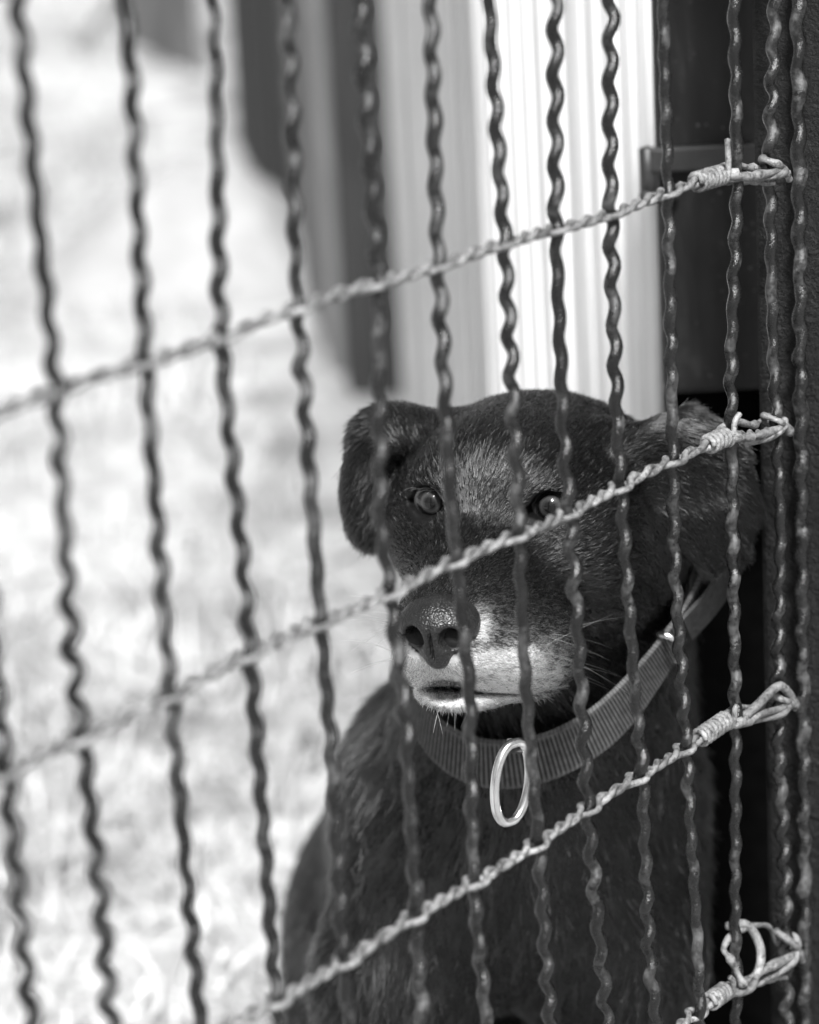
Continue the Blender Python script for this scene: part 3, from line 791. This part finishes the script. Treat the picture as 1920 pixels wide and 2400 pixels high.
    shade = shade * (1 - .45 * ew[:, 0])  # ear strands coloured darker to take down their sheen
    shade = np.where(RNG.random(n) < .014 * hd + .012, RNG.uniform(.06, .30, n), shade)  # a few strands coloured lighter, standing in for glints
    white = RNG.random(n) < g * .95
    shade = np.where(white, RNG.uniform(.75, .97, n), shade + .03 * g)
    o = hair_object('fur', pts, rad, shade, mat, parent)
    return o

def whisker_set(parent, mat):
    P, S = [], []
    rs = np.random.default_rng(3)
    def add(p, d, L, sag, sh, n=9):
        t = np.linspace(0, 1, n)[:, None]
        q = np.array(p) + np.array(d) * L * t + np.array([0, 0, -1]) * sag * t ** 2
        P.append(OH + (q / 1000 * HS) @ RH.T); S.append(sh)
    for sx in (-1, 1):
        for i in range(15):
            p = (sx * rs.uniform(26, 36), rs.uniform(72, 112), rs.uniform(-68, -48)); add(p, norm((sx * .85, -.55 + rs.normal(0, .2), rs.normal(.0, .2))), rs.uniform(28, 62), rs.uniform(2, 14), rs.uniform(.3, .8))
        for i in range(6):
            p = (sx * rs.uniform(18, 28), 54, rs.uniform(17, 26)); add(p, norm((sx * -.35 + rs.normal(0, .2), .5, .75)), rs.uniform(14, 30), rs.uniform(0, 5), .8)
    for i in range(10):
        p = (rs.uniform(-14, 14), rs.uniform(92, 118), -89); add(p, norm((rs.normal(0, .4), .5, -.5)), rs.uniform(7, 15), 2, .4)
    for i in range(9):   # light lashes on the left brow in the picture
        p = (-32.5 + rs.uniform(-11, 9), 53, 12 + rs.uniform(-1, 1)); add(p, norm((rs.normal(-.5, .25), .7, .35)), rs.uniform(7, 12), 3, .85)
    P = np.array(P); rad = np.repeat((np.array([1, 1, .95, .9, .8, .7, .55, .4, .15]) * .00011)[None], len(P), 0)
    hair_object('whiskers', P, rad, np.array(S), mat, parent)

def eyes(parent):
    mat = m_eye()
    for sx, ec, dl in EYES:
        bm = bmesh.new(); bmesh.ops.create_uvsphere(bm, u_segments=48, v_segments=32, radius=.0124)
        for v in bm.verts:     # cornea bulge along +Y
            r = math.hypot(v.co.x, v.co.z)
            if v.co.y > 0: v.co.y += .0014 * max(0, 1 - (r / .0078) ** 2)
        me = bpy.data.meshes.new('eyeball'); bm.to_mesh(me); bm.free()
        o = link('eyeball', me, parent, [mat], True)
        dirl = norm(np.array([.13 + sx * .05, .98, .12])); yv = RH @ dirl; up = RH @ np.array([0, 0, 1.]); zv = norm(up - yv * (up @ yv)); xv = np.cross(yv, zv)
        m = Matrix.Identity(4); pos = W(ec[0], ec[1] + 1.2, ec[2])
        for i in range(3): m[i][0], m[i][1], m[i][2], m[i][3] = xv[i], yv[i], zv[i], pos[i]
        o.matrix_world = m

def nose(parent):
    lo, hi = W(0, 137, -38) - .036, W(0, 137, -38) + .036
    f = Field([np.arange(l, h, .0008) for l, h in zip(lo, hi)])
    E = lambda c, r, k=5, op='add', rot=None: f.ell(c, r, k / 1000, op, True, rot)
    E((0, 130, -35), (18.5, 17, 11), 4)
    E((0, 136, -37), (15, 15, 14), 8)
    for sx in (-1, 1):
        E((sx * 11.5, 134, -38), (9.5, 13, 11), 5)
    E((0, 136, -50), (8, 12, 10), 7)
    for sx in (-1, 1):
        E((sx * 10, 150, -41), (6.0, 15, 6.6), 2.5, 'sub')
        E((sx * 15, 146, -43.5), (7.0, 10, 2.6), 2.5, 'sub')
    E((0, 154, -50), (1.1, 8, 16), 2, 'sub')
    V, F = f.mesh(); me = mesh_np('nose', V, F)
    link('nose', me, parent, [m_nose()], True)

def build_dog():
    dog = empty('dog')
    V, F = dog_surface()
    N = smooth_normals(V, F)
    DB['V'], DB['F'], DB['N'] = V, F, N
    bo = link('body', mesh_np('body', V, F), dog, [m_skin()], True)
    at = bo.data.attributes.new('grey', 'FLOAT', 'POINT'); at.data.foreach_set('value', (.8 * grey_map(to_local(V)) ** 1.6).astype(np.float32))
    hm = m_hair()
    if not globals().get('NO_FUR'):
        o = fur(V, F, N, dog, hm); tag(o, kind='stuff')
        whisker_set(dog, hm)
    eyes(dog); nose(dog)
    tag(dog, 'black dog with greying muzzle sitting behind the wire fence', 'dog')
build_dog()

# ------------------------------------------------------------------ collar
def collar():
    root = empty('dog_collar')
    f = DB['f']; D = f.D
    def dist(P):
        idx = []
        fr = []
        for a, x in zip(f.ax, P.T):
            i = np.clip(np.searchsorted(a, x) - 1, 0, len(a) - 2); idx.append(i); fr.append((x - a[i]) / (a[i + 1] - a[i]))
        out = 0
        for b in range(8):
            o = [(b >> q) & 1 for q in range(3)]; w = 1
            for q in range(3): w = w * (fr[q] if o[q] else 1 - fr[q])
            out = out + w * D[tuple(idx[q] + o[q] for q in range(3))]
        return out
    # plane of the collar: centre in the neck, leaning down towards the throat
    cen = np.array([.080, 1.605, .528]); up = norm(np.array([-.25, -.70, .67])); 
    e1 = norm(np.cross(up, [0, 1, 0])); e1 = -e1 if e1[0] < 0 else e1; e2 = norm(np.cross(up, e1))
    if e2[1] > 0: e2 = -e2
    n = 220; an = np.linspace(0, 2 * np.pi, n, endpoint=False)
    ring = []
    hw = .0150
    rows = []
    for off in (-hw, hw):
        rr = np.zeros(n)
        for i, a in enumerate(an):
            d = e1 * math.cos(a) + e2 * math.sin(a)
            r = np.linspace(.02, .15, 200); P = cen + up * off + d * r[:, None]
            g = dist(P); k = np.argmax(g > 0); rr[i] = r[k]
        rr = np.array([np.mean(np.take(rr, range(i - 6, i + 7), mode='wrap')) for i in range(n)])
        rows.append(rr)
    r0 = np.maximum(rows[0], rows[1]) + .0075 
    V = []
    for i, a in enumerate(an):
        d = e1 * math.cos(a) + e2 * math.sin(a)
        for off, th in ((-hw, 0), (-hw, .0028), (hw, .0028), (hw, 0)):
            V.append(cen + up * off + d * (r0[i] * .5 + .5 * (rows[0][i] if off < 0 else rows[1][i]) + .004 + th))
    V = np.array(V); F = []
    for i in range(n):
        j = (i + 1) % n
        for q in range(4): F.append((i * 4 + q, j * 4 + q, j * 4 + (q + 1) % 4, i * 4 + (q + 1) % 4))
    me = quads_to_mesh('band', V, np.array(F))
    uvl = me.uv_layers.new(name='UVMap'); 
    for p in me.polygons:
        for li in p.loop_indices:
            vi = me.loops[li].vertex_index; i, q = divmod(vi, 4)
            if i == 0 and any(me.loops[x].vertex_index // 4 == n - 1 for x in p.loop_indices): i = n
            uvl.data[li].uv = (i / n, 0 if q < 2 else 1)
    s = Mat('collar_webbing'); uv = s.n('TexCoord'); sp = s.n('SeparateXYZ'); s.l(uv.outputs['UV'], sp.inputs[0])
    wx = s.math('SINE', s.math('MULTIPLY', sp.outputs[0], 2 * math.pi * 210)); wy = s.math('SINE', s.math('MULTIPLY', sp.outputs[1], 2 * math.pi * 16))
    nz = s.noise(s.coord(), 220, 4)
    edge = s.ramp(sp.outputs[1], [(0, 1), (.10, 0), (.90, 0), (1, 1)])
    tone = s.ramp(s.math('ADD', s.math('MULTIPLY', wx, .4), .5), [(0, .02), (.4, .04), (.7, .13), (1, .17)])
    tone = s.mix(tone, .14, s.math('MULTIPLY', edge, .8))
    tone = s.mix(tone, s.ramp(nz, [(.3, .5), (.7, 1)]), .9, 'MULTIPLY')
    s.set(color=tone, rough=.8, spec=.2)
    h = s.math('ADD', wx, s.math('MULTIPLY', wy, .5)); s.bump(h, .6, .0008)
    link('band', me, root, [s.m])
    DB['cen'], DB['up'], DB['e1'], DB['e2'], DB['r0'] = cen, up, e1, e2, r0
    def cpt(a, off=0, out=0):
        i = int(round((a % (2 * math.pi)) / (2 * math.pi) * n)) % n
        return cen + up * off + (e1 * math.cos(a) + e2 * math.sin(a)) * (r0[i] + out)
    # ring hanging from the throat
    met = m_plain('bright_steel', .75, .22, .6, 0, 60, 1.0)
    axr = norm(np.array([.80, .55, 0])); axr2 = norm(np.array([-.10, -.12, -.97]))
    tt = np.linspace(0, 2 * np.pi, 60)
    c0 = np.array([.047, 1.452, .486])
    P = np.array([c0 + axr * .0115 * math.sin(t) - axr2 * .0215 * math.cos(t) * (1 + .1 * abs(math.sin(t))) for t in tt])
    V, F = tube(P, .0027, 10, caps=False)
    link('ring', quads_to_mesh('ring', V, F), root, [met], True)
    # loose strap end standing away on the far side and a keeper
    strap = m_plain('strap_nylon', .06, .7, .2, .4, 300)
    lm = box_mesh('ring_loop', .010, .005, .008, .002, 2); lm.materials.append(strap)
    lo_ = link('ring_loop', lm, root); lo_.location = c0 - axr2 * .0215 + np.array([0, .0035, -.007]); lo_.rotation_euler = (-.55, .1, -.1)
    Pc = spline([cpt(math.radians(30), 0, .003), cpt(math.radians(16), .0, .010), cpt(math.radians(3), .002, .019), cpt(math.radians(-9), .004, .017), cpt(math.radians(-20), .004, .004)], 8)
    V = []
    T = norm(np.gradient(Pc, axis=0))
    for p, t in zip(Pc, T):
        o = norm(np.cross(t, up))
        for off, th in ((-hw * .95, 0), (-hw * .95, .0022), (hw * .95, .0022), (hw * .95, 0)): V.append(p + up * off + o * th)
    F = []
    for i in range(len(Pc) - 1):
        for q in range(4): F.append((i * 4 + q, (i + 1) * 4 + q, (i + 1) * 4 + (q + 1) % 4, i * 4 + (q + 1) % 4))
    F += [(0, 1, 2, 3), tuple(len(V) - 4 + q for q in (3, 2, 1, 0))]
    link('strap_end', quads_to_mesh('strap_end', np.array(V), np.array(F)), root, [strap])
    ak = math.radians(40)
    t = np.linspace(0, 2 * np.pi, 24)
    dk = e1 * math.cos(ak) + e2 * math.sin(ak)
    P = np.array([cpt(ak, 0, .003) + up * (hw + .003) * math.copysign(abs(math.cos(x)) ** .5, math.cos(x)) + dk * .0055 * math.copysign(abs(math.sin(x)) ** .5, math.sin(x)) for x in t])
    V, F = tube(P, .0022, 8, caps=False)
    link('keeper', quads_to_mesh('keeper', V, F), root, [met], True)
    tag(root, 'grey ribbed webbing collar with steel ring round the dog neck', 'collar')
collar()
